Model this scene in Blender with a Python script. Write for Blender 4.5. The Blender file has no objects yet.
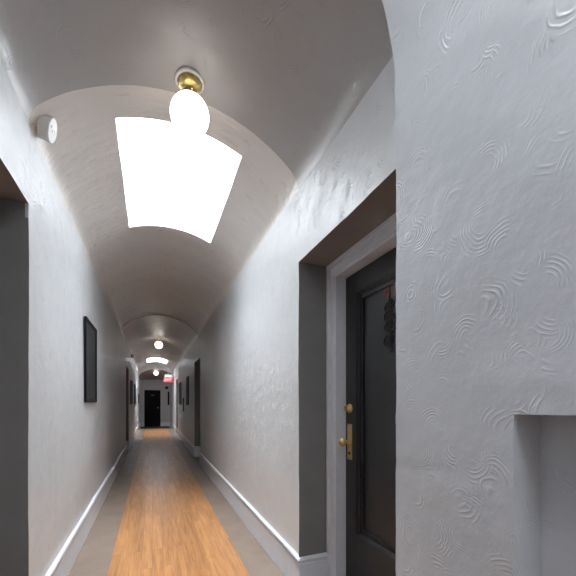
import bpy, bmesh, math, random
from mathutils import Vector, noise, Matrix
random.seed(4)
S = bpy.context.scene
C = S.collection
PI = math.pi

# ------------------------------------------------------------------ camera
EYE = 1.25
YAW = math.atan((288 - 152.3) / 340)
cam = bpy.data.cameras.new('camera')
cam.sensor_width = 36
cam.lens = 340 / 576 * 36
cam.shift_y = (402.5 - 288) / 576
cam.clip_start = 0.02
cam_o = bpy.data.objects.new('camera', cam)
C.objects.link(cam_o)
cam_o.location = (0, 0, EYE)
cam_o.rotation_euler = (PI / 2, 0, -YAW)
S.camera = cam_o

# ------------------------------------------------------------------ world, exposure
W = bpy.data.worlds.new('world'); S.world = W
W.use_nodes = True
W.node_tree.nodes['Background'].inputs[0].default_value = (0.75, 0.85, 1, 1)
W.node_tree.nodes['Background'].inputs[1].default_value = 0.3
S.view_settings.view_transform = 'Standard'
S.view_settings.look = 'None'
S.view_settings.gamma = 1
S.view_settings.exposure = 0.38
SKY_POWER = 60.0          # glow of the skylight panes
GLOBE_POWER = 3.2         # glow of the glass globes
BACK_FILL_POWER = 10.0  # glow of the unseen pane behind the camera, added as fill light
NEAR_FILL_POWER = 10.5  # glow of the unseen overhead pane, added to brighten the near wall

# ------------------------------------------------------------------ materials
def mat(name, col, rough=0.5, metal=0.0, spec=0.5, coat=0.0):
    m = bpy.data.materials.new(name); m.use_nodes = True
    b = m.node_tree.nodes['Principled BSDF']
    b.inputs['Base Color'].default_value = (*col, 1)
    b.inputs['Roughness'].default_value = rough
    b.inputs['Metallic'].default_value = metal
    b.inputs['Specular IOR Level'].default_value = spec
    b.inputs['Coat Weight'].default_value = coat
    return m

class N:
    """small helper for node building"""
    def __init__(s, m): s.t = m.node_tree; s.b = s.t.nodes['Principled BSDF']
    def n(s, kind, **k):
        x = s.t.nodes.new(kind)
        for a, v in k.items(): setattr(x, a, v)
        return x
    def l(s, a, b): s.t.links.new(a, b)
    def math(s, op, a, b=None, c=None):
        x = s.n('ShaderNodeMath', operation=op)
        for i, v in enumerate((a, b, c)):
            if v is None: continue
            if isinstance(v, (int, float)): x.inputs[i].default_value = v
            else: s.l(v, x.inputs[i])
        return x.outputs[0]
    def noise(s, vec, scale, detail=2, rough=0.5):
        x = s.n('ShaderNodeTexNoise'); x.inputs['Scale'].default_value = scale
        x.inputs['Detail'].default_value = detail; x.inputs['Roughness'].default_value = rough
        if vec is not None: s.l(vec, x.inputs['Vector'])
        return x
    def ramp(s, fac, stops):
        x = s.n('ShaderNodeValToRGB'); e = x.color_ramp.elements
        while len(e) < len(stops): e.new(0.5)
        for i, (p, c) in enumerate(stops):
            e[i].position = p; e[i].color = (*c, 1) if len(c) == 3 else c
        s.l(fac, x.inputs[0]); return x.outputs[0]
    def maprange(s, v, a, b, c=0.0, d=1.0):
        x = s.n('ShaderNodeMapRange', interpolation_type='SMOOTHSTEP')
        s.l(v, x.inputs[0])
        for i, q in enumerate((a, b, c, d)): x.inputs[i + 1].default_value = q
        return x.outputs[0]

def plaster(name, col, rough, swirl=1.0, stretch=(1, 1, 1), grain=.10, body=.9):
    m = mat(name, col, rough); k = N(m)
    tc = k.n('ShaderNodeTexCoord')
    mp = k.n('ShaderNodeMapping'); mp.inputs['Scale'].default_value = stretch
    k.l(tc.outputs['Object'], mp.inputs['Vector'])
    v = mp.outputs[0]
    # wobbling of the coordinates so that the trowel arcs are hand made
    dn = k.noise(v, 7, 2)
    sub = k.n('ShaderNodeVectorMath', operation='SUBTRACT'); k.l(dn.outputs['Color'], sub.inputs[0]); sub.inputs[1].default_value = (.5, .5, .5)
    sc = k.n('ShaderNodeVectorMath', operation='SCALE'); k.l(sub.outputs[0], sc.inputs[0]); sc.inputs['Scale'].default_value = 0.045
    ad = k.n('ShaderNodeVectorMath', operation='ADD'); k.l(v, ad.inputs[0]); k.l(sc.outputs[0], ad.inputs[1])
    total = None
    for scale, freq, off, w in ((6.5, 100, 0.0, 1.0), (8.5, 84, 3.7, 0.9), (8.0, 96, 8.1, 0.7)):
        o = k.n('ShaderNodeVectorMath', operation='ADD'); k.l(ad.outputs[0], o.inputs[0]); o.inputs[1].default_value = (off, off * .7, off * 1.3)
        vo = k.n('ShaderNodeTexVoronoi'); vo.inputs['Scale'].default_value = scale
        k.l(o.outputs[0], vo.inputs['Vector'])
        ring = k.math('SINE', k.math('MULTIPLY', vo.outputs['Distance'], freq))
        ring = k.math('POWER', k.math('ADD', k.math('MULTIPLY', ring, 0.5), 0.5), 2.8)
        # each trowel stroke is an arc: only the part of the ring that lies on one side of the cell centre
        dv = k.n('ShaderNodeVectorMath', operation='SUBTRACT'); k.l(o.outputs[0], dv.inputs[0]); k.l(vo.outputs['Position'], dv.inputs[1])
        dn_ = k.n('ShaderNodeVectorMath', operation='NORMALIZE'); k.l(dv.outputs[0], dn_.inputs[0])
        cd = k.n('ShaderNodeVectorMath', operation='SUBTRACT'); k.l(vo.outputs['Color'], cd.inputs[0]); cd.inputs[1].default_value = (.5, .5, .5)
        cn = k.n('ShaderNodeVectorMath', operation='NORMALIZE'); k.l(cd.outputs[0], cn.inputs[0])
        dt = k.n('ShaderNodeVectorMath', operation='DOT_PRODUCT'); k.l(dn_.outputs[0], dt.inputs[0]); k.l(cn.outputs[0], dt.inputs[1])
        mk = k.noise(o.outputs[0], scale * 1.6, 1)
        mask = k.math('MULTIPLY', k.maprange(mk.outputs[0], 0.40, 0.62), k.maprange(dt.outputs['Value'], 0.35, 0.85))
        cell = k.math('MULTIPLY', k.maprange(vo.outputs['Distance'], 0.64, 0.44), k.maprange(vo.outputs['Distance'], 0.16, 0.26))
        t = k.math('MULTIPLY', k.math('MULTIPLY', ring, k.math('MULTIPLY', mask, cell)), w)
        total = t if total is None else k.math('MAXIMUM', total, t)
    fine = k.noise(v, 60, 3, .6)
    mid = k.noise(ad.outputs[0], 9, 3, .55)
    lump = k.noise(v, 2.2, 2)
    h = k.math('ADD', k.math('MULTIPLY', total, 0.5 * swirl), k.math('MULTIPLY', fine.outputs[0], grain))
    h = k.math('ADD', h, k.math('MULTIPLY', mid.outputs[0], body))
    h = k.math('ADD', h, k.math('MULTIPLY', lump.outputs[0], 3.0))
    bp = k.n('ShaderNodeBump'); bp.inputs['Strength'].default_value = 0.75; bp.inputs['Distance'].default_value = 0.0045
    k.l(h, bp.inputs['Height']); k.l(bp.outputs[0], k.b.inputs['Normal'])
    tone = k.noise(v, 1.3, 3)
    c = k.ramp(tone.outputs[0], [(0.3, tuple(x * .95 for x in col)), (0.7, tuple(min(1, x * 1.04) for x in col))])
    k.l(c, k.b.inputs['Base Color'])
    rr = k.maprange(mid.outputs[0], .3, .7, rough - .06, rough + .08); k.l(rr, k.b.inputs['Roughness'])
    return m

M = {}
M['wall'] = plaster('wall_plaster', (0.60, 0.61, 0.625), 0.38, 1.5, grain=.5, body=1.7)
M['near_wall'] = plaster('near_wall_plaster', (0.56, 0.575, 0.605), 0.40, .95, grain=.25, body=1.3)
M['ceil'] = plaster('vault_plaster', (0.70, 0.665, 0.635), 0.33, 0.0, stretch=(1, 3.0, 1), grain=.35, body=2.2)
M['ceil_door'] = plaster('grey_vault_plaster', (0.38, 0.37, 0.37), 0.38, 1.3)  # tone step from the long vault put into the colour, shows the arch edge
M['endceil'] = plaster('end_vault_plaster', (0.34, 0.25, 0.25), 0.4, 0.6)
M['well'] = mat('white_shaft_paint', (0.85, 0.86, 0.87), 0.6)
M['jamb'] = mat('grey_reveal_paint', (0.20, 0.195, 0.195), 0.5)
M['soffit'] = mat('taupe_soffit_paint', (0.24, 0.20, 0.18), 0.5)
M['trim'] = mat('white_trim_paint', (0.72, 0.73, 0.78), 0.34)
M['door'] = mat('charcoal_door_paint', (0.010, 0.010, 0.012), 0.42)
M['black'] = mat('black_satin', (0.006, 0.006, 0.007), 0.5, 0, .12)
M['iron'] = mat('black_cast_iron', (0.012, 0.012, 0.014), 0.35, 0.6)
M['brass'] = mat('aged_brass', (0.66, 0.50, 0.20), 0.33, 1.0)
M['copper'] = mat('copper_digit', (0.20, 0.05, 0.03), 0.4, 0.5)
M['white_plastic'] = mat('white_plastic', (0.78, 0.78, 0.77), 0.4)
M['grey_plastic'] = mat('grey_plastic', (0.10, 0.10, 0.10), 0.5)
M['print'] = mat('dark_print', (0.012, 0.012, 0.014), 0.6, 0, .2)
M['glass'] = mat('picture_glass', (0.03, 0.031, 0.035), 0.5, 0, .12)
M['steel'] = mat('dull_steel', (0.5, 0.5, 0.5), 0.35, 1.0)
M['mat'] = mat('dark_mat_pile', (0.008, 0.007, 0.007), 0.95)

def noisy(m, scale, amt, bump=0.0, dist=0.001):
    k = N(m); tc = k.n('ShaderNodeTexCoord'); t = k.noise(tc.outputs['Object'], scale, 3)
    col = tuple(k.b.inputs['Base Color'].default_value)[:3]
    c = k.ramp(t.outputs[0], [(0.3, tuple(x * (1 - amt) for x in col)), (0.7, tuple(min(1, x * (1 + amt)) for x in col))])
    k.l(c, k.b.inputs['Base Color'])
    if bump:
        b = k.n('ShaderNodeBump'); b.inputs['Strength'].default_value = bump; b.inputs['Distance'].default_value = dist
        k.l(t.outputs[0], b.inputs['Height']); k.l(b.outputs[0], k.b.inputs['Normal'])
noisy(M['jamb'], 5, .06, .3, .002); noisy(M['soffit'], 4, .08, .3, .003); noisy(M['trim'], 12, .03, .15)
noisy(M['door'], 6, .10, .15); noisy(M['brass'], 60, .25, .2); noisy(M['well'], 8, .02); noisy(M['mat'], 200, .4, .8, .003)
noisy(M['iron'], 90, .3, .5); noisy(M['white_plastic'], 20, .03); noisy(M['print'], 5, .5); noisy(M['copper'], 80, .2); noisy(M['black'], 30, .2); noisy(M['grey_plastic'], 30, .1); noisy(M['steel'], 30, .1); noisy(M['glass'], 6, .2)

def emis(name, col, power):
    m = bpy.data.materials.new(name); m.use_nodes = True
    b = m.node_tree.nodes['Principled BSDF']
    b.inputs['Base Color'].default_value = (.9, .9, .9, 1)
    b.inputs['Emission Color'].default_value = (*col, 1)
    b.inputs['Emission Strength'].default_value = power
    return m
M['sky'] = emis('daylit_skylight_pane', (0.92, 0.965, 1.0), SKY_POWER)
M['back_fill'] = emis('added_fill_pane_behind', (0.90, 0.95, 1.0), BACK_FILL_POWER)
M['near_fill'] = emis('added_fill_pane_above', (0.92, 0.96, 1.0), NEAR_FILL_POWER)
M['globe'] = emis('lit_opal_glass', (1.0, 0.93, 0.84), GLOBE_POWER)
M['exit_red'] = emis('lit_red_sign_face', (1.0, 0.02, 0.07), 1.0)
M['exit_white'] = emis('lit_white_sign_letters', (1.0, 0.75, 0.75), 1.0)
M['exit_cap'] = emis('lit_pale_sign_top', (0.85, 1.0, 0.92), 0.75)

for q_, c_ in (('exit_red', (.6, .01, .03)), ('exit_white', (.6, .4, .4)), ('exit_cap', (.5, .55, .5))):
    M[q_].node_tree.nodes['Principled BSDF'].inputs['Base Color'].default_value = (*c_, 1)
    M[q_].node_tree.nodes['Principled BSDF'].inputs['Emission Strength'].default_value *= .8
# floor at the sides: worn grey brown sheet flooring
M['floor'] = mat('grey_brown_floor', (0.24, 0.19, 0.155), 0.42)
k = N(M['floor']); tc = k.n('ShaderNodeTexCoord')
a = k.noise(tc.outputs['Object'], 3, 4, .6); b2 = k.noise(tc.outputs['Object'], 90, 2)
c1 = k.ramp(a.outputs[0], [(0.3, (0.18, 0.135, 0.11)), (0.7, (0.25, 0.195, 0.16))])
mx = k.n('ShaderNodeMixRGB', blend_type='MULTIPLY'); mx.inputs[0].default_value = .5
k.l(c1, mx.inputs[1]); k.l(k.ramp(b2.outputs[0], [(0.3, (.75, .75, .75)), (0.6, (1, 1, 1))]), mx.inputs[2])
k.l(mx.outputs[0], k.b.inputs['Base Color'])
bb = k.n('ShaderNodeBump'); bb.inputs['Strength'].default_value = .2; bb.inputs['Distance'].default_value = .001
k.l(b2.outputs[0], bb.inputs['Height']); k.l(bb.outputs[0], k.b.inputs['Normal'])

# wood strip runner
M['wood'] = mat('honey_wood_planks', (0.55, 0.27, 0.11), 0.34)
k = N(M['wood']); tc = k.n('ShaderNodeTexCoord')
mp = k.n('ShaderNodeMapping'); mp.inputs['Rotation'].default_value = (0, 0, PI / 2)
k.l(tc.outputs['Object'], mp.inputs[0])
br = k.n('ShaderNodeTexBrick'); br.offset = 0.37; br.squash = 1
br.inputs['Scale'].default_value = 1; br.inputs['Brick Width'].default_value = 0.92; br.inputs['Row Height'].default_value = 0.0798
br.inputs['Mortar Size'].default_value = 0.0012; br.inputs['Mortar Smooth'].default_value = .3
br.inputs['Color1'].default_value = (0, 0, 0, 1); br.inputs['Color2'].default_value = (1, 1, 1, 1); br.inputs['Mortar'].default_value = (.5, .5, .5, 1)
k.l(mp.outputs[0], br.inputs['Vector'])
st = k.n('ShaderNodeMapping'); st.inputs['Scale'].default_value = (26, 1.4, 1); k.l(tc.outputs['Object'], st.inputs[0])
off = k.n('ShaderNodeVectorMath', operation='ADD'); k.l(st.outputs[0], off.inputs[0])
o2 = k.n('ShaderNodeVectorMath', operation='SCALE'); k.l(br.outputs['Color'], o2.inputs[0]); o2.inputs['Scale'].default_value = 9; k.l(o2.outputs[0], off.inputs[1])
gr = k.noise(off.outputs[0], 1.6, 5, .65)
grc = k.ramp(gr.outputs[0], [(0.25, (0.22, 0.09, 0.035)), (0.5, (0.38, 0.185, 0.075)), (0.75, (0.50, 0.27, 0.125))])
m1 = k.n('ShaderNodeMixRGB', blend_type='MULTIPLY'); m1.inputs[0].default_value = .8
k.l(grc, m1.inputs[1]); k.l(k.ramp(br.outputs['Color'], [(0, (.74, .70, .66)), (1, (1.05, 1.05, 1.05))]), m1.inputs[2])
m2 = k.n('ShaderNodeMixRGB', blend_type='MIX'); k.l(br.outputs['Fac'], m2.inputs[0]); k.l(m1.outputs[0], m2.inputs[1]); m2.inputs[2].default_value = (.16, .07, .03, 1)
k.l(m2.outputs[0], k.b.inputs['Base Color'])
bb = k.n('ShaderNodeBump'); bb.inputs['Strength'].default_value = .25; bb.inputs['Distance'].default_value = .001
k.l(gr.outputs[0], bb.inputs['Height']); k.l(bb.outputs[0], k.b.inputs['Normal'])

# ------------------------------------------------------------------ mesh helpers
def link(name, bm, mats, parent=None, smooth=False, bevel=0.0, normals=True, seg=2):
    if normals: bmesh.ops.recalc_face_normals(bm, faces=bm.faces)
    me = bpy.data.meshes.new(name); bm.to_mesh(me); bm.free()
    if not isinstance(mats, (list, tuple)): mats = [mats]
    for m in mats: me.materials.append(m)
    if smooth:
        for p in me.polygons: p.use_smooth = True
    o = bpy.data.objects.new(name, me); C.objects.link(o)
    if parent: o.parent = parent
    if bevel:
        b = o.modifiers.new('bevel', 'BEVEL'); b.width = bevel; b.segments = seg; b.limit_method = 'ANGLE'; b.angle_limit = 0.6
    return o

def empty(name, loc, rot=(0, 0, 0)):
    o = bpy.data.objects.new(name, None); C.objects.link(o); o.location = loc; o.rotation_euler = rot
    o.empty_display_size = .05
    return o

def tag(o, label, cat, group=None):
    o['label'] = label; o['category'] = cat
    if group: o['group'] = group
    return o

def struct(o):
    o['kind'] = 'structure'; return o

def box(bm, a, b, mi=0):
    (x0, y0, z0), (x1, y1, z1) = a, b
    v = [bm.verts.new(p) for p in ((x0, y0, z0), (x1, y0, z0), (x1, y1, z0), (x0, y1, z0), (x0, y0, z1), (x1, y0, z1), (x1, y1, z1), (x0, y1, z1))]
    for f in ((0, 3, 2, 1), (4, 5, 6, 7), (0, 1, 5, 4), (1, 2, 6, 5), (2, 3, 7, 6), (3, 0, 4, 7)):
        fc = bm.faces.new([v[i] for i in f]); fc.material_index = mi

def frame_box(bm, y0, y1, z0, z1, t, x0, x1, mi=0):
    """hollow rectangular frame in the YZ plane, thickness t, from x0 to x1"""
    box(bm, (x0, y0, z0), (x1, y0 + t, z1), mi); box(bm, (x0, y1 - t, z0), (x1, y1, z1), mi)
    box(bm, (x0, y0 + t, z0), (x1, y1 - t, z0 + t), mi); box(bm, (x0, y0 + t, z1 - t), (x1, y1 - t, z1), mi)

def ring_prism(bm, outer, inner, x0, x1):
    """picture-frame like solid with mitred corners; outer/inner = (y0,y1,z0,z1); x1 the outer depth, sloping possible via tuples"""
    def r(b, x): return [bm.verts.new((x, b[0], b[2])), bm.verts.new((x, b[1], b[2])), bm.verts.new((x, b[1], b[3])), bm.verts.new((x, b[0], b[3]))]
    A = r(outer, x0); B = r(outer, x1[0]); Cc = r(inner, x1[1]); D = r(inner, x0)
    for P, Q in ((A, B), (B, Cc), (Cc, D), (D, A)):
        for i in range(4):
            j = (i + 1) % 4; bm.faces.new((P[i], P[j], Q[j], Q[i]))

def lathe(bm, prof, n=32, M4=Matrix.Identity(4), mi=0):
    """prof: (r, h) along local Z"""
    rings = []
    for r, h in prof:
        if r < 1e-6: rings.append([bm.verts.new(M4 @ Vector((0, 0, h)))])
        else: rings.append([bm.verts.new(M4 @ Vector((r * math.cos(2 * PI * i / n), r * math.sin(2 * PI * i / n), h))) for i in range(n)])
    for a, b in zip(rings, rings[1:]):
        for i in range(n):
            j = (i + 1) % n
            if len(a) == 1 and len(b) == 1: continue
            if len(a) == 1: f = bm.faces.new((a[0], b[j], b[i]))
            elif len(b) == 1: f = bm.faces.new((a[i], a[j], b[0]))
            else: f = bm.faces.new((a[i], a[j], b[j], b[i]))
            f.material_index = mi

def tube(bm, pts, r, n=8, closed=False):
    pts = [Vector(p) for p in pts]; rings = []
    L = len(pts)
    for i, p in enumerate(pts):
        a = pts[i - 1] if (i or closed) else p; b = pts[(i + 1) % L] if (i < L - 1 or closed) else p
        d = (b - a).normalized()
        u = d.cross(Vector((1, 0, 0)));
        if u.length < .1: u = d.cross(Vector((0, 0, 1)))
        u.normalize(); w = d.cross(u)
        rr = r[i] if isinstance(r, (list, tuple)) else r
        rings.append([bm.verts.new(p + (u * math.cos(2 * PI * q / n) + w * math.sin(2 * PI * q / n)) * rr) for q in range(n)])
    rng = range(L if closed else L - 1)
    for i in rng:
        a = rings[i]; b = rings[(i + 1) % L]
        for q in range(n): bm.faces.new((a[q], a[(q + 1) % n], b[(q + 1) % n], b[q]))
    if not closed:
        bm.faces.new(rings[0][::-1]); bm.faces.new(rings[-1])

# ------------------------------------------------------------------ the corridor shell
XC = 0.16                       # corridor centre line
XL, XR = -0.58, 0.90            # wall faces of the long corridor
def wob(p, amp=1.0):
    d = abs(p.x - XC); f = max(0.0, min(1.0, (0.80 - d) / 0.05 + 0.0)) if d > .80 else 1.0
    q = Vector((p.x * .5, p.y, p.z))
    v = noise.noise_vector(q * 2.3) * 0.0045 + noise.noise_vector(q * 11) * 0.0016
    if p.y < 1.0: v += noise.noise_vector(p * 26) * 0.0022
    if abs(p.z) < .3: v.z = 0
    return Vector((v.x, v.y * 0.7, v.z)) * f * amp

def arch(xl, xr, zs, rise, n=28, fillet=0.10, ellipse=False, extra=()):
    """arch profile from right springing to left springing; starts and ends tangent to the walls"""
    hw = (xr - xl) / 2; cx = (xr + xl) / 2
    R = (hw * hw + rise * rise) / (2 * rise)
    def z(x):
        t = abs(x - cx)
        if ellipse: return zs + rise * math.sqrt(max(0, 1 - (t / hw) ** 2))
        return zs + math.sqrt(max(0, R * R - t * t)) - R + rise
    pts = []
    if ellipse:
        for i in range(n + 1):
            a = PI * i / n; pts.append((cx + hw * math.cos(a), zs + rise * math.sin(a)))
        return pts
    xs = sorted(set([cx + (hw - fillet) * (2 * i / n - 1) for i in range(n + 1)]) | set(extra))
    out = []
    for s in range(1, len(xs)):
        pass
    mid = [(x, z(x)) for x in xs]
    def bez(p0, p1, p2, m=6): return [tuple((1 - t) ** 2 * a + 2 * t * (1 - t) * b + t * t * c for a, b, c in zip(p0, p1, p2)) for t in [i / m for i in range(m)]]
    right = bez((xr, zs - fillet), (xr, zs), mid[-1])
    left = bez((xl, zs - fillet), (xl, zs), mid[0])
    return right + mid[::-1] + left[::-1]

def frange(a, b, step, extra=()):
    n = max(1, round((b - a) / step)); s = [a + (b - a) * i / n for i in range(n + 1)]
    for e in extra:
        if a < e < b:
            j = min(range(len(s)), key=lambda i: abs(s[i] - e))
            if 0 < j < len(s) - 1 and abs(s[j] - e) < step * .5: s[j] = e
            else: s.append(e)
    return sorted(set(s))

def grid(bm, us, vs, fn, hole=lambda u, v: False, mi=0, smooth=True, w=True):
    vt = {}
    def V(i, j):
        if (i, j) not in vt:
            p = Vector(fn(us[i], vs[j])); vt[i, j] = bm.verts.new(p + (wob(p) if w else Vector()))
        return vt[i, j]
    for i in range(len(us) - 1):
        for j in range(len(vs) - 1):
            if hole((us[i] + us[i + 1]) / 2, (vs[j] + vs[j + 1]) / 2): continue
            f = bm.faces.new((V(i, j), V(i + 1, j), V(i + 1, j + 1), V(i, j + 1))); f.material_index = mi; f.smooth = smooth

wl, wr, ce = bmesh.new(), bmesh.new(), bmesh.new()
# material slots: wall 0 plaster, 1 near plaster, 2 jamb, 3 soffit ; ceiling 0 vault, 1 near plaster, 2 end vault, 3 shaft white
REC = 0.30                      # how deep the door recesses run behind the wall face
DOORS_R = [(0.95, 2.03, 2.165), (7.05, 8.05, 2.165), (13.6, 14.45, 2.165)]
DOORS_L = [(0.95, 2.03, 2.23), (8.93, 9.87, 2.13)]

def side_wall(bm, X, sgn, y0, y1, ztop, doors, mi=0, step=.08, niche=None):
    ey = [d[0] for d in doors] + [d[1] for d in doors]; ez = [d[2] for d in doors]
    if niche: ey += [niche[0], niche[1]]; ez += [niche[2], niche[3]]
    ys = frange(y0, y1, step, ey); zs = frange(0, ztop, step, ez)
    def hole(y, z):
        for a, b, t in doors:
            if a < y < b and z < t: return True
        return bool(niche and niche[0] < y < niche[1] and niche[2] < z < niche[3])
    grid(bm, ys, zs, lambda y, z: (X, y, z), hole, mi)
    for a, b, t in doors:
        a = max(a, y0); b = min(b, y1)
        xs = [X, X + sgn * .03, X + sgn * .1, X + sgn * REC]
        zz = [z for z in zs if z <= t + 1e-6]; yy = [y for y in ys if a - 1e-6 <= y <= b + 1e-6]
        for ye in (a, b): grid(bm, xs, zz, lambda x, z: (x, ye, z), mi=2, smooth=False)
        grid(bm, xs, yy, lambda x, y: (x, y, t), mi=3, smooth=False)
    if niche:
        a, b, c, d = niche[:4]; dep = niche[4]
        xs = [X + sgn * dep * i / 4 for i in range(5)]
        zz = [z for z in zs if c - 1e-6 <= z <= d + 1e-6]; yy = [y for y in ys if a - 1e-6 <= y <= b + 1e-6]
        for ye in (a, b): grid(bm, xs, zz, lambda x, z: (x, ye, z), mi=mi, smooth=False)
        for ze in (c, d): grid(bm, xs, yy, lambda x, y: (x, y, ze), mi=mi, smooth=False)
        grid(bm, yy, zz, lambda y, z: (X + sgn * dep, y, z), mi=mi)

def vault(bm, prof, y0, y1, step=.08, mi=0, sky=None, skymi=3):
    ys = frange(y0, y1, step, (sky[2], sky[3]) if sky else ())
    idx = list(range(len(prof)))
    vt = {}
    def P(j, y): return Vector((prof[j][0], y, prof[j][1]))
    def V(i, j):
        if (i, j) not in vt:
            p = P(j, ys[i]); vt[i, j] = bm.verts.new(p + wob(p, 1.0))
        return vt[i, j]
    for i in range(len(ys) - 1):
        for j in idx[:-1]:
            x = (prof[j][0] + prof[j + 1][0]) / 2; y = (ys[i] + ys[i + 1]) / 2
            if sky and sky[0] < x < sky[1] and sky[2] < y < sky[3]: continue
            f = bm.faces.new((V(i, j), V(i + 1, j), V(i + 1, j + 1), V(i, j + 1))); f.material_index = mi; f.smooth = True
    if sky:
        inside = [j for j in idx if sky[0] - 1e-4 <= prof[j][0] <= sky[1] + 1e-4]
        iy = [i for i, y in enumerate(ys) if sky[2] - 1e-4 <= y <= sky[3] + 1e-4]
        loop = [(iy[0], j) for j in inside] + [(i, inside[-1]) for i in iy[1:]] + [(iy[-1], j) for j in inside[::-1][1:]] + [(i, inside[0]) for i in iy[::-1][1:-1]]
        lo = [bm.verts.new(V(*q).co) for q in loop]
        up = [bm.verts.new((prof[q[1]][0], ys[q[0]], sky[4])) for q in loop]
        for a in range(len(lo)):
            b = (a + 1) % len(lo)
            f = bm.faces.new((lo[a], lo[b], up[b], up[a])); f.material_index = skymi

def step_face(bm, pa, pb, y, mi=0):
    """closes the step between two arch profiles at the plane y (same point count not needed)"""
    def samp(p, n=60):
        d = [0]
        for a, b in zip(p, p[1:]): d.append(d[-1] + math.dist(a, b))
        out = []
        for i in range(n + 1):
            t = d[-1] * i / n; j = 0
            while j < len(d) - 2 and d[j + 1] < t: j += 1
            u = (t - d[j]) / max(1e-9, d[j + 1] - d[j]); out.append(tuple(a + (b - a) * u for a, b in zip(p[j], p[j + 1])))
        return out
    A, B = samp(pa), samp(pb)
    va = []; vb = []
    for (x, z) in A:
        p = Vector((x, y, z)); va.append(bm.verts.new(p + wob(p)))
    for (x, z) in B:
        p = Vector((x, y, z)); vb.append(bm.verts.new(p + wob(p)))
    for i in range(len(A) - 1):
        f = bm.faces.new((va[i], va[i + 1], vb[i + 1], vb[i])); f.material_index = mi

SK = (-0.207, 0.575)
YB, YC = 0.95, 2.03
Y_A = -0.35
Y_STEP, Y_D, Y_END = 7.4, 16.75, 18.95
# --- near narrow archway section (beside the camera)
AXL, AXR = -0.44, 0.775
ZA = 2.28
pA = arch(AXL, AXR, ZA, 0.76, ellipse=True, n=40)
side_wall(wr, AXR, 1, Y_A, YB - .006, ZA, [], 1, .022, niche=(0.02, 0.536, 0.30, 1.223, 0.098))
side_wall(wl, AXL, -1, Y_A, YB - .006, ZA, [], 1, .08)
SKA = (pA[28][0], pA[12][0], .34, .86, 3.30)  # opening for the added overhead fill skylight, out of view
vault(ce, pA, Y_A, YB - .006, .05, 1, SKA)
# rounded end of the archway and its far face
fullA = [(AXR, z) for z in frange(0, ZA, .08)][:-1] + pA + [(AXL, z) for z in frange(0, ZA, .08)][::-1][1:]
BXL, BXR = XL + .014, XR - .014
pB = arch(BXL, BXR, 2.69, 0.318, fillet=.06)
pC = arch(XL, XR, 2.71, 0.325, extra=SK, fillet=.05)
pC2 = arch(XL + .006, XR - .006, 2.706, 0.318, extra=SK, fillet=.05)
pD = arch(XL, XR, 2.47, 0.33)
def off_prof(p, d):
    cx = XC; out = []
    for i, (x, z) in enumerate(p):
        a = p[max(0, i - 1)]; b = p[min(len(p) - 1, i + 1)]
        t = Vector((b[0] - a[0], b[1] - a[1])).normalized(); n = Vector((t.y, -t.x))
        if n.dot(Vector((x - cx, z - 1.0))) < 0: n = -n
        out.append((x + n.x * d, z + n.y * d))
    return out
A0 = fullA; A1 = off_prof(fullA, .006)
fullB = [(BXR + .3, z) for z in frange(0, 2.69, .08)][:-1] + [(x + (.3 if x > XC else -.3) * 0, z) for x, z in pB] + [(BXL - .3, z) for z in frange(0, 2.69, .08)][::-1][1:]
r0 = []; r1 = []
for (x, z), (x1, z1) in zip(A0, A1):
    p = Vector((x, YB - .006, z)); r0.append(ce.verts.new(p + wob(p)))
    p = Vector((x1, YB, z1)); r1.append(ce.verts.new(p + wob(p)))
for i in range(len(r0) - 1):
    f = ce.faces.new((r0[i], r0[i + 1], r1[i + 1], r1[i])); f.material_index = 1; f.smooth = True
r2 = [ce.verts.new((XC + (1.1 if x > XC else -1.1) * min(1, abs(x - XC) / .5), YB + 1e-4, z + max(0, (z - 2.2)) * .5)) for x, z in A1]
for i in range(len(r1) - 1):
    f = ce.faces.new((r1[i], r1[i + 1], r2[i + 1], r2[i])); f.material_index = 1
# --- section with the two recessed doors
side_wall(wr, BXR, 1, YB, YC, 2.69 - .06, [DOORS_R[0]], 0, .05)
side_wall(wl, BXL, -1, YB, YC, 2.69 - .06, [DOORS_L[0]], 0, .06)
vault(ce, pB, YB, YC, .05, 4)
step_face(ce, pB, pC, YC)
# --- long corridor
side_wall(wr, XR, 1, YC, Y_D, 2.66, DOORS_R[1:], 0, .08)
side_wall(wl, XL, -1, YC, Y_D, 2.66, DOORS_L[1:], 0, .08)
Z_PANE = 4.40
vault(ce, pC, YC, Y_STEP, .07, 0, (SK[0], SK[1], 2.295, 3.665, Z_PANE))
step_face(ce, pC, pC2, Y_STEP)
vault(ce, pC2, Y_STEP, Y_D, .07, 0, (SK[0], SK[1], 14.45, 15.85, Z_PANE))
step_face(ce, pC2, pD, Y_D, 0)
# thin returns so that the wall steps are closed
for bm, xa, xb in ((wr, BXR, XR), (wl, BXL, XL)):
    zz = frange(0, 2.66, .05)
    grid(bm, [xa, xb], [z for z in zz if z > 2.15], lambda x, z: (x, YC, z), mi=0, smooth=False)
# --- end section: lower vault sinking towards the end wall
side_wall(wr, XR, 1, Y_D, Y_END, 2.47 - .10, [], 0, .2)
side_wall(wl, XL, -1, Y_D, Y_END, 2.47 - .10, [], 0, .2)
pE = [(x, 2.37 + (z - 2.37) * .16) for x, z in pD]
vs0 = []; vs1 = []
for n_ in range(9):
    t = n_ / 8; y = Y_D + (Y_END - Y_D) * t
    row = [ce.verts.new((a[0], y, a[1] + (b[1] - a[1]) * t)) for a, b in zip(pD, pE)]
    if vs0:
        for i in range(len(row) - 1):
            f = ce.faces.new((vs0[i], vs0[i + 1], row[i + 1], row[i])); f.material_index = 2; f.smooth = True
    vs0 = row
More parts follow.
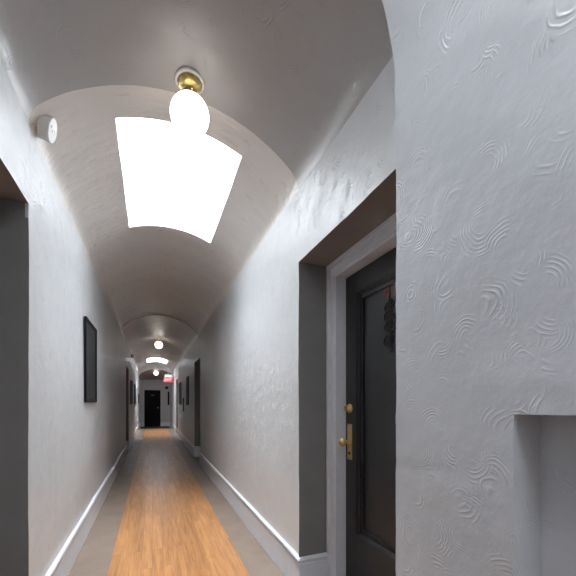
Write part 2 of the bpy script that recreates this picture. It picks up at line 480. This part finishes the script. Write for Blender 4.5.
# --- corridor behind the camera
Y_BACK = -6.5
side_wall(wr, XR, 1, Y_BACK, Y_A, 2.66, [], 0, .3)
side_wall(wl, XL, -1, Y_BACK, Y_A, 2.66, [], 0, .3)
vault(ce, pC, Y_BACK, Y_A, .1, 0, (SK[0], SK[1], -1.95, -0.55, 3.2))  # with an opening for the added fill skylight, out of view
r3 = [ce.verts.new((x, Y_A, z)) for x, z in fullA]
r4 = [ce.verts.new((XC + (1.1 if x > XC else -1.1) * min(1, abs(x - XC) / .5), Y_A, z + max(0, (z - 2.2)) * .5)) for x, z in fullA]
for i in range(len(r3) - 1):
    f = ce.faces.new((r3[i], r3[i + 1], r4[i + 1], r4[i])); f.material_index = 1
struct(link('wall_right', wr, [M['wall'], M['near_wall'], M['jamb'], M['soffit']], normals=False))
struct(link('wall_left', wl, [M['wall'], M['near_wall'], M['jamb'], M['soffit']], normals=False))
struct(link('ceiling', ce, [M['ceil'], M['near_wall'], M['endceil'], M['well'], M['ceil_door']], normals=False))
for nm, y0, y1 in (('wall_end', Y_END, Y_END + .1), ('wall_back', Y_BACK - .1, Y_BACK)):
    bm = bmesh.new(); box(bm, (XL - .1, y0, 0), (XR + .1, y1, 3.2)); struct(link(nm, bm, M['wall']))
bm = bmesh.new(); box(bm, (-1.4, Y_BACK, -.1), (1.8, Y_END + .1, 0)); struct(link('floor', bm, M['floor']))

# skylights: frame with glazing at each shaft head; last two unseen, added for light
for i, (a, b, mm) in enumerate(((2.295, 3.665, 'sky'), (14.45, 15.85, 'sky'), (-1.95, -0.55, 'back_fill'), (0.34, 0.86, 'near_fill'))):
    bm = bmesh.new()
    x0, x1 = SK if i < 3 else SKA[:2]; Z_PANE = 4.40 if i < 2 else 3.20 if i == 2 else 3.30
    for p, q in (((x0 - .05, a - .05, Z_PANE), (x0 + .03, b + .05, Z_PANE + .06)), ((x1 - .03, a - .05, Z_PANE), (x1 + .05, b + .05, Z_PANE + .06)),
                 ((x0 + .03, a - .05, Z_PANE), (x1 - .03, a + .03, Z_PANE + .06)), ((x0 + .03, b - .03, Z_PANE), (x1 - .03, b + .05, Z_PANE + .06))): box(bm, p, q)
    w = struct(link('window_%d' % (i + 1), bm, M['trim']))
    bm = bmesh.new(); box(bm, (x0 + .03, a + .03, Z_PANE + .02), (x1 - .03, b - .03, Z_PANE + .035))
    link('pane', bm, M[mm], w)

# ------------------------------------------------------------------ baseboards
PROF = [(0, 0), (.016, 0), (.016, .188), (.019, .192), (.019, .200), (.013, .206), (.013, .215), (.024, .221), (.027, .230), (.022, .240), (.010, .243), (0, .243)]
def sweep(bm, path, side):
    path = [Vector(p) for p in path]; rows = []
    for i, p in enumerate(path):
        ns = []
        for a, b in ((i - 1, i), (i, i + 1)):
            if 0 <= a and b < len(path):
                d = (path[b] - path[a]).normalized(); ns.append(Vector((d.y, -d.x)) * side)
        m = ns[0] if len(ns) == 1 else (ns[0] + ns[1]) / (1 + ns[0].dot(ns[1]))
        rows.append([bm.verts.new((p.x + m.x * o, p.y + m.y * o, z)) for o, z in PROF])
    for a, b in zip(rows, rows[1:]):
        for j in range(len(PROF)):
            q = (j + 1) % len(PROF); bm.faces.new((a[j], a[q], b[q], b[j]))
    bm.faces.new(rows[0]); bm.faces.new(rows[-1][::-1])
CASX = 0.205                     # casing face behind wall face
br_, bl_ = bmesh.new(), bmesh.new()
sweep(br_, [(XR + CASX, 2.03), (XR, 2.03), (XR, 7.05), (XR + CASX, 7.05)], -1)
sweep(br_, [(XR + CASX, 8.05), (XR, 8.05), (XR, 13.6), (XR + CASX, 13.6)], -1)
sweep(br_, [(XR + CASX, 14.45), (XR, 14.45), (XR, Y_END)], -1)
sweep(bl_, [(XL - CASX, 2.03), (XL, 2.03), (XL, 8.93), (XL - CASX, 8.93)], 1)
sweep(bl_, [(XL - CASX, 9.87), (XL, 9.87), (XL, Y_END)], 1)
sweep(br_, [(AXR, Y_A), (AXR, YB)], -1)
sweep(bl_, [(AXL, Y_A), (AXL, YB)], 1)
struct(link('baseboard_right', br_, M['trim'])); struct(link('baseboard_left', bl_, M['trim']))
be = bmesh.new(); sweep(be, [(XL, Y_END), (-.385, Y_END)], 1); sweep(be, [(.405, Y_END), (XR, Y_END)], 1)
struct(link('baseboard_end', be, M['trim']))

# ------------------------------------------------------------------ doors in the recesses
def casing(idx, X, s, y0, y1, zt):
    """X = face of casing, s = +1 on the right wall. stepped moulding around the door"""
    bm = bmesh.new()
    rings = [(0, .026, -.018), (.026, .070, 0), (.070, .084, -.009), (.084, .100, -.003)]
    for a, b, d in rings:
        xf = X + s * d; xb = X + s * .10
        lo, hi = min(xf, xb), max(xf, xb)
        box(bm, (lo, y0 + a, 0), (hi, y0 + b, zt - b)); box(bm, (lo, y1 - b, 0), (hi, y1 - a, zt - b)); box(bm, (lo, y0 + a, zt - b), (hi, y1 - a, zt - a))
    struct(link('trim_%d' % idx, bm, M['trim'], bevel=.003))

def door(idx, X, s, y0, y1, zt, panel=(0.42, 1.98), deck=True):
    """leaf with one tall moulded panel; X = face of leaf towards the corridor"""
    bm = bmesh.new(); th = .045
    def B(xa, xb, ya, yb, za, zb):
        a, b = X + s * xa, X + s * xb; box(bm, (min(a, b), ya, za), (max(a, b), yb, zb))
    st = .125; z0, z1 = panel
    B(0, th, y0, y0 + st, .006, zt); B(0, th, y1 - st, y1, .006, zt)
    B(0, th, y0 + st, y1 - st, .006, z0); B(0, th, y0 + st, y1 - st, z1, zt)
    B(.014, th - .01, y0 + st, y1 - st, z0, z1)
    d = struct(link('door_%d' % idx, bm, M['door'], bevel=.002))
    bm = bmesh.new()
    def R(o, i, xo, xi):
        ob = (y0 + st + o, y1 - st - o, z0 + o, z1 - o); ib = (y0 + st + i, y1 - st - i, z0 + i, z1 - i)
        ring_prism(bm, ob, ib, X + s * .014, (X + s * xo, X + s * xi))
    R(0, .016, -.010, -.010); R(.016, .03, -.004, .008); R(.052, .066, .006, .002)
    link('panel_moulding', bm, M['door'], d)
    return d

MX = Matrix.Rotation(-PI / 2, 4, 'Y')          # local +Z -> world -X
def hardware(d, X, y, s):
    R0 = MX if s > 0 else Matrix.Rotation(PI / 2, 4, 'Y')
    bm = bmesh.new(); box(bm, (X - .005 if s > 0 else X, y - .026, .885), (X if s > 0 else X + .005, y + .026, 1.112)); pl = link('door_plate', bm, M['brass'], d, bevel=.002)
    bm = bmesh.new()
    T = Matrix.Translation((X - s * .005, y, .998)) @ R0
    lathe(bm, [(0, 0), (.021, 0), (.021, .006), (.012, .010), (.010, .030), (.016, .036), (.025, .042), (.0275, .052), (.025, .062), (.014, .068), (0, .069)], 28, T)
    link('door_knob', bm, M['brass'], d, smooth=True)
    bm = bmesh.new()
    T = Matrix.Translation((X, y, 1.212)) @ R0
    lathe(bm, [(0, 0), (.030, 0), (.030, .005), (.025, .014), (.019, .017), (.017, .024), (.006, .026), (0, .026)], 28, T)
    dd = link('deadbolt', bm, M['brass'], d, smooth=True)
    bm = bmesh.new(); box(bm, (X - .042 if s > 0 else X + .024, y - .005, 1.196), (X - .024 if s > 0 else X + .042, y + .005, 1.228)); link('thumb_turn', bm, M['brass'], dd, bevel=.002)
    # key cylinder below the knob
    bm = bmesh.new(); lathe(bm, [(0, 0), (.009, 0), (.009, .005), (0, .006)], 16, Matrix.Translation((X - s * .005, y, .925)) @ R0); link('keyhole', bm, M['iron'], pl, smooth=True)

main = None
n = 0
for lst, X, s in ((DOORS_R, XR, 1), (DOORS_L, XL, -1)):
    for (a, b, t) in lst:
        n += 1
        cx = X + s * CASX
        casing(n, cx, s, a, b, t)
        d = door(n, cx + s * .072, s, a + .102, b - .102, t - .104, (0.42, t - .22))
        hardware(d, cx + s * .072, b - .102 - .052, s)
        if main is None: main = d
        bm = bmesh.new(); box(bm, (min(cx + s * .14, cx + s * .17), a, 0), (max(cx + s * .14, cx + s * .17), b, t)); link('door_lining', bm, M['black'], d)

# ornament and number on the nearest door
DX = XR + CASX + .072 + .014
def text_mesh(txt, size, depth):
    cu = bpy.data.curves.new('t', 'FONT'); cu.body = txt; cu.size = size; cu.extrude = depth; cu.align_x = 'CENTER'; cu.align_y = 'CENTER'; cu.bevel_depth = .0006
    to = bpy.data.objects.new('t', cu); C.objects.link(to)
    dg = bpy.context.evaluated_depsgraph_get(); me = bpy.data.meshes.new_from_object(to.evaluated_get(dg)); bpy.data.objects.remove(to); return me
TR = Matrix(((0, 0, -1, 0), (-1, 0, 0, 0), (0, 1, 0, 0), (0, 0, 0, 1)))     # text facing -X, reading towards -Y
me = text_mesh('4', .105, .003); me.materials.append(M['copper'])
for ch, y in (('4', 1.518), ('1', 1.452)):
    me = text_mesh(ch, .105, .003); me.materials.append(M['copper'])
    o = bpy.data.objects.new('house_digit', me); C.objects.link(o); me.transform(TR); o.location = (DX - .003, y, 1.845); o.parent = main
    o['label'] = 'copper coloured door numeral'
bm = bmesh.new()
def spiral(cy, cz, r0, r1, a0, turns, fl=1, r=.0042, n=26):
    pts = []; rr = []
    for i in range(n + 1):
        t = i / n; a = a0 + fl * turns * 2 * PI * t; q = r0 + (r1 - r0) * t
        pts.append((DX - .007, cy + q * math.cos(a), cz + q * math.sin(a))); rr.append(r * (1 - .35 * t))
    tube(bm, pts, rr, 8)
KY = 1.488
for f in (1, -1):
    for cz, r0, tn in ((1.762, .026, 1.3), (1.712, .030, 1.4), (1.655, .028, 1.2), (1.575, .036, .9)):
        spiral(KY + f * .027, cz, r0, .006, PI / 2 if f > 0 else PI / 2, tn, -f)
for cz in (1.79, 1.735, 1.685, 1.625, 1.535):     # rosettes down the middle
    for q in range(5):
        a = 2 * PI * q / 5 + PI / 2
        lathe(bm, [(0, -.003), (.009, 0), (.007, .005), (0, .007)], 10, Matrix.Translation((DX - .006, KY + .012 * math.cos(a), cz + .012 * math.sin(a))) @ MX)
    lathe(bm, [(0, 0), (.006, .004), (0, .012)], 10, Matrix.Translation((DX - .006, KY, cz)) @ MX)
tube(bm, [(DX - .004, KY, 1.80 - i * .027) for i in range(11)], .004)
orn = link('door_knocker', bm, M['iron'], main, smooth=True); orn['label'] = 'black cast iron scroll ornament'

# far end door
bm = bmesh.new()
y = Y_END
box(bm, (-.378, y - .035, 0), (-.318, y, 1.89)); box(bm, (.337, y - .035, 0), (.397, y, 1.89)); box(bm, (-.318, y - .035, 1.83), (.337, y, 1.89))
struct(link('trim_%d' % (n + 1), bm, M['black'], bevel=.004))
bm = bmesh.new()
box(bm, (-.318, y - .02, .005), (-.21, y - .002, 1.83)); box(bm, (.229, y - .02, .005), (.337, y - .002, 1.83))
for z0, z1 in ((.005, .2), (.86, 1.0), (1.70, 1.83)): box(bm, (-.21, y - .02, z0), (.229, y - .002, z1))
box(bm, (-.21, y - .008, .2), (.229, y - .002, .86)); box(bm, (-.21, y - .008, 1.0), (.229, y - .002, 1.70))
d = struct(link('door_%d' % (n + 1), bm, M['black'], bevel=.002))
bm = bmesh.new(); lathe(bm, [(0, 0), (.022, 0), (.012, .01), (.012, .03), (.026, .045), (.018, .06), (0, .062)], 20, Matrix.Translation((.28, y - .02, .98)) @ Matrix.Rotation(PI / 2, 4, 'X'))
link('door_knob', bm, M['brass'], d, smooth=True)
bm = bmesh.new(); box(bm, (-.06, y - .012, 1.60), (.10, y - .0078, 1.66)); link('door_sign', bm, M['grey_plastic'], d)

# ------------------------------------------------------------------ runner, mat
bm = bmesh.new(); box(bm, (-.3035, Y_BACK + .02, 0), (.6547, 17.0, .004))
tag(link('floor_runner', bm, M['wood']), 'long honey-brown wood plank strip laid down the middle of the corridor floor', 'floor runner')
bm = bmesh.new(); box(bm, (-.55, 17.72, 0), (.80, 18.85, .012))
tag(link('door_mat', bm, M['mat'], bevel=.004), 'black mat on the floor in front of the far end door', 'mat')

# ------------------------------------------------------------------ ceiling globe lamps
def globe_lamp(x, y, zc, zg, label, r=.103):
    t = empty('ceiling_lamp', (x, y, zc)); tag(t, label, 'lamp', 'globe lamps along the vault')
    gap = zc - (zg + r)
    bm = bmesh.new(); lathe(bm, [(0, .012), (.076, .012), (.078, -.004), (.073, -.010), (0, -.010)], 36); link('ceiling_plate', bm, M['white_plastic'], t, smooth=True)
    bm = bmesh.new(); lathe(bm, [(0, -.008), (.062, -.009), (.066, -.016), (.060, -.026), (.044, -.036), (.030, -.044), (.024, -gap + .03 if gap > .08 else -.05), (.024, -gap + .012), (.046, -gap + .008), (.052, -gap - .018), (.047, -gap - .020), (0, -gap - .018)], 36)
    f = link('canopy', bm, M['brass'], t, smooth=True)
    for q in range(3):
        a = q * 2 * PI / 3 + .6
        bm = bmesh.new(); T = Matrix.Translation((.05 * math.cos(a), .05 * math.sin(a), -gap - .006)) @ Matrix.Rotation(a, 4, 'Z') @ Matrix.Rotation(PI / 2, 4, 'Y')
        lathe(bm, [(0, 0), (.004, 0), (.004, .012), (.007, .013), (.007, .018), (0, .019)], 10, T); link('thumb_screw', bm, M['brass'], f, smooth=True)
    bm = bmesh.new()
    pr = [(r * math.sin(a), r * math.cos(a)) for a in [0.42 + (PI - .42) * i / 26 for i in range(27)]]
    pr = [(.044, r * math.cos(.42) + .014)] + pr; pr[-1] = (0, -r)
    lathe(bm, pr, 40, Matrix.Translation((0, 0, zg - zc))); link('glass_globe', bm, M['globe'], t, smooth=True)
    return t
globe_lamp(.190, 1.92, 3.000, 2.815, 'white glowing globe lamp on a brass canopy, nearest and largest, before the skylight')
globe_lamp(.165, 10.0, 3.010, 2.832, 'lit globe lamp halfway down the corridor, between the two skylights')
globe_lamp(.165, 17.15, 2.765, 2.63, 'lit globe lamp farthest away, under the low end arch by the black door')

# ------------------------------------------------------------------ detectors
def detector(loc, rot, r, label, face=True):
    t = empty('smoke_detector', loc, rot); tag(t, label, 'smoke detector')
    bm = bmesh.new(); lathe(bm, [(0, -.035), (r * .80, -.035), (r * .80, .020), (0, .020)], 36); link('mounting_base', bm, M['grey_plastic'], t)
    bm = bmesh.new(); lathe(bm, [(0, .020), (r, .020), (r, .034), (r * .975, .036), (r * .975, .040), (r, .042), (r, .068), (r * .96, .074), (0, .0745)], 40)
    h = link('housing', bm, M['white_plastic'], t, bevel=.001)
    if face:
        for px, py, q in ((-.2, .35, .10), (.1, -.1, .13), (-.05, -.5, .10)):
            bm = bmesh.new(); lathe(bm, [(0, 0), (r * q, 0), (r * q, .002), (0, .0022)], 14, Matrix.Translation((px * r, py * r, 0.0742))); link('sensor_button', bm, M['steel'], h)
    return t
detector((-.574, 2.195, 2.748), (0, math.radians(90 + 15), 0), .061, 'round white smoke detector high on the left wall beside the first skylight')
detector((-.575, 10.95, 2.62), (0, math.radians(90 + 10), 0), .05, 'small round detector high on the left wall far down past the second globe', False)
detector((.165, Y_D - .001, 2.87), (PI / 2, 0, 0), .055, 'small pale round detector on the arch face above the farthest lamp', False)

# ------------------------------------------------------------------ pictures
def picture(X, s, y0, y1, z0, z1, label, tilt=0.0, fw=.03, dep=.022):
    t = empty('picture_frame', (X, (y0 + y1) / 2, z0)); tag(t, label, 'picture frame')
    hy = (y1 - y0) / 2; H = z1 - z0
    bm = bmesh.new()
    ring_prism(bm, (-hy, hy, 0, H), (-hy + fw, hy - fw, fw, H - fw), 0, (-s * dep, -s * (dep - .010)))
    link('frame', bm, M['black'], t, bevel=.002)
    bm = bmesh.new(); xa, xb = 0, -s * (dep * .35); box(bm, (min(xa, xb), -hy + fw, fw), (max(xa, xb), hy - fw, H - fw)); link('print', bm, M['print'], t)
    bm = bmesh.new(); xa, xb = -s * (dep * .36), -s * (dep * .36 + .003); box(bm, (min(xa, xb), -hy + fw, fw), (max(xa, xb), hy - fw, H - fw)); link('glass_pane', bm, M['glass'], t)
    return t
picture(XL + .004, -1, 3.55, 4.18, 1.252, 2.035, 'large black framed picture on the left wall, nearest of all the pictures', fw=.035, dep=.022)
picture(XL + .004, -1, 10.6, 11.5, 1.20, 1.89, 'dark framed picture on the left wall, first one past the left doorway')
picture(XL + .004, -1, 12.75, 13.8, 1.20, 1.88, 'dark framed picture on the left wall, second one past the left doorway')
picture(XL + .004, -1, 16.35, 16.7, 1.22, 1.63, 'small dark framed picture on the left wall, farthest, close to the end arch')
picture(XR - .004, 1, 9.28, 9.85, 1.18, 1.95, 'dark framed picture on the right wall, first one past the open-sided doorway')
picture(XR - .004, 1, 11.75, 12.75, 1.18, 1.93, 'dark framed picture on the right wall, second one past the doorway')

# slim dark box on the right wall between the two pictures
t = empty('wall_box', (XR, 10.9, .97)); tag(t, 'slim dark box fixed low on the right wall between the two pictures', 'wall box')
bm = bmesh.new(); box(bm, (-.03, -.04, 0), (.004, .04, .42)); link('housing', bm, M['print'], t, bevel=.008)
bm = bmesh.new(); box(bm, (-.036, -.03, .27), (-.03, .03, .38)); link('cover', bm, M['print'], t, bevel=.001)
# end wall items
t = empty('alarm_box', (.70, Y_END, 1.96)); tag(t, 'small black alarm box high on the end wall, right of the black door', 'alarm')
bm = bmesh.new(); box(bm, (-.075, -.06, 0), (.075, .004, .13)); link('housing', bm, M['black'], t, bevel=.006)
bm = bmesh.new(); lathe(bm, [(0, 0), (.04, 0), (.035, .012), (0, .014)], 20, Matrix.Translation((0, -.06, .065)) @ Matrix.Rotation(PI / 2, 4, 'X')); link('sounder', bm, M['grey_plastic'], t, smooth=True)
t = empty('notice_board', (.79, Y_END, 1.12)); tag(t, 'narrow black upright board on the end wall below the alarm box', 'notice board')
bm = bmesh.new(); frame = [(-.04, .04)]
box(bm, (-.04, -.02, 0), (-.03, .004, .70)); box(bm, (.03, -.02, 0), (.04, .004, .70)); box(bm, (-.03, -.02, 0), (.03, .004, .01)); box(bm, (-.03, -.02, .69), (.03, .004, .70)); link('frame', bm, M['black'], t)
bm = bmesh.new(); box(bm, (-.03, -.012, .01), (.03, .004, .69)); link('panel', bm, M['print'], t)

# ------------------------------------------------------------------ exit sign
EX, EYY, EZ = .67, 16.4, 2.17
t = empty('exit_sign', (EX, EYY, EZ)); tag(t, 'lit red EXIT sign with a pale top hanging near the right wall', 'exit sign')
bm = bmesh.new(); box(bm, (-.185, -.03, 0), (.185, .03, .24)); link('housing', bm, M['white_plastic'], t, bevel=.006)
bm = bmesh.new(); box(bm, (-.175, -.036, .012), (.175, -.03, .228)); fc = link('sign_face', bm, M['exit_red'], t, bevel=.002)
me = text_mesh('EXIT', .15, .002); me.transform(Matrix.Rotation(PI / 2, 4, 'X')); me.materials.append(M['exit_white'])
o = bpy.data.objects.new('lettering', me); C.objects.link(o); o.location = (0, -.038, .118); o.parent = fc
bm = bmesh.new(); box(bm, (-.15, -.04, .245), (.15, .04, .345)); link('lamp_unit', bm, M['exit_cap'], t, bevel=.01)
bm = bmesh.new(); tube(bm, [(0, 0, .34), (0, 0, .655)], .012); lathe(bm, [(0, .655), (.05, .655), (.05, .64), (0, .63)], 16); link('stem', bm, M['white_plastic'], t)
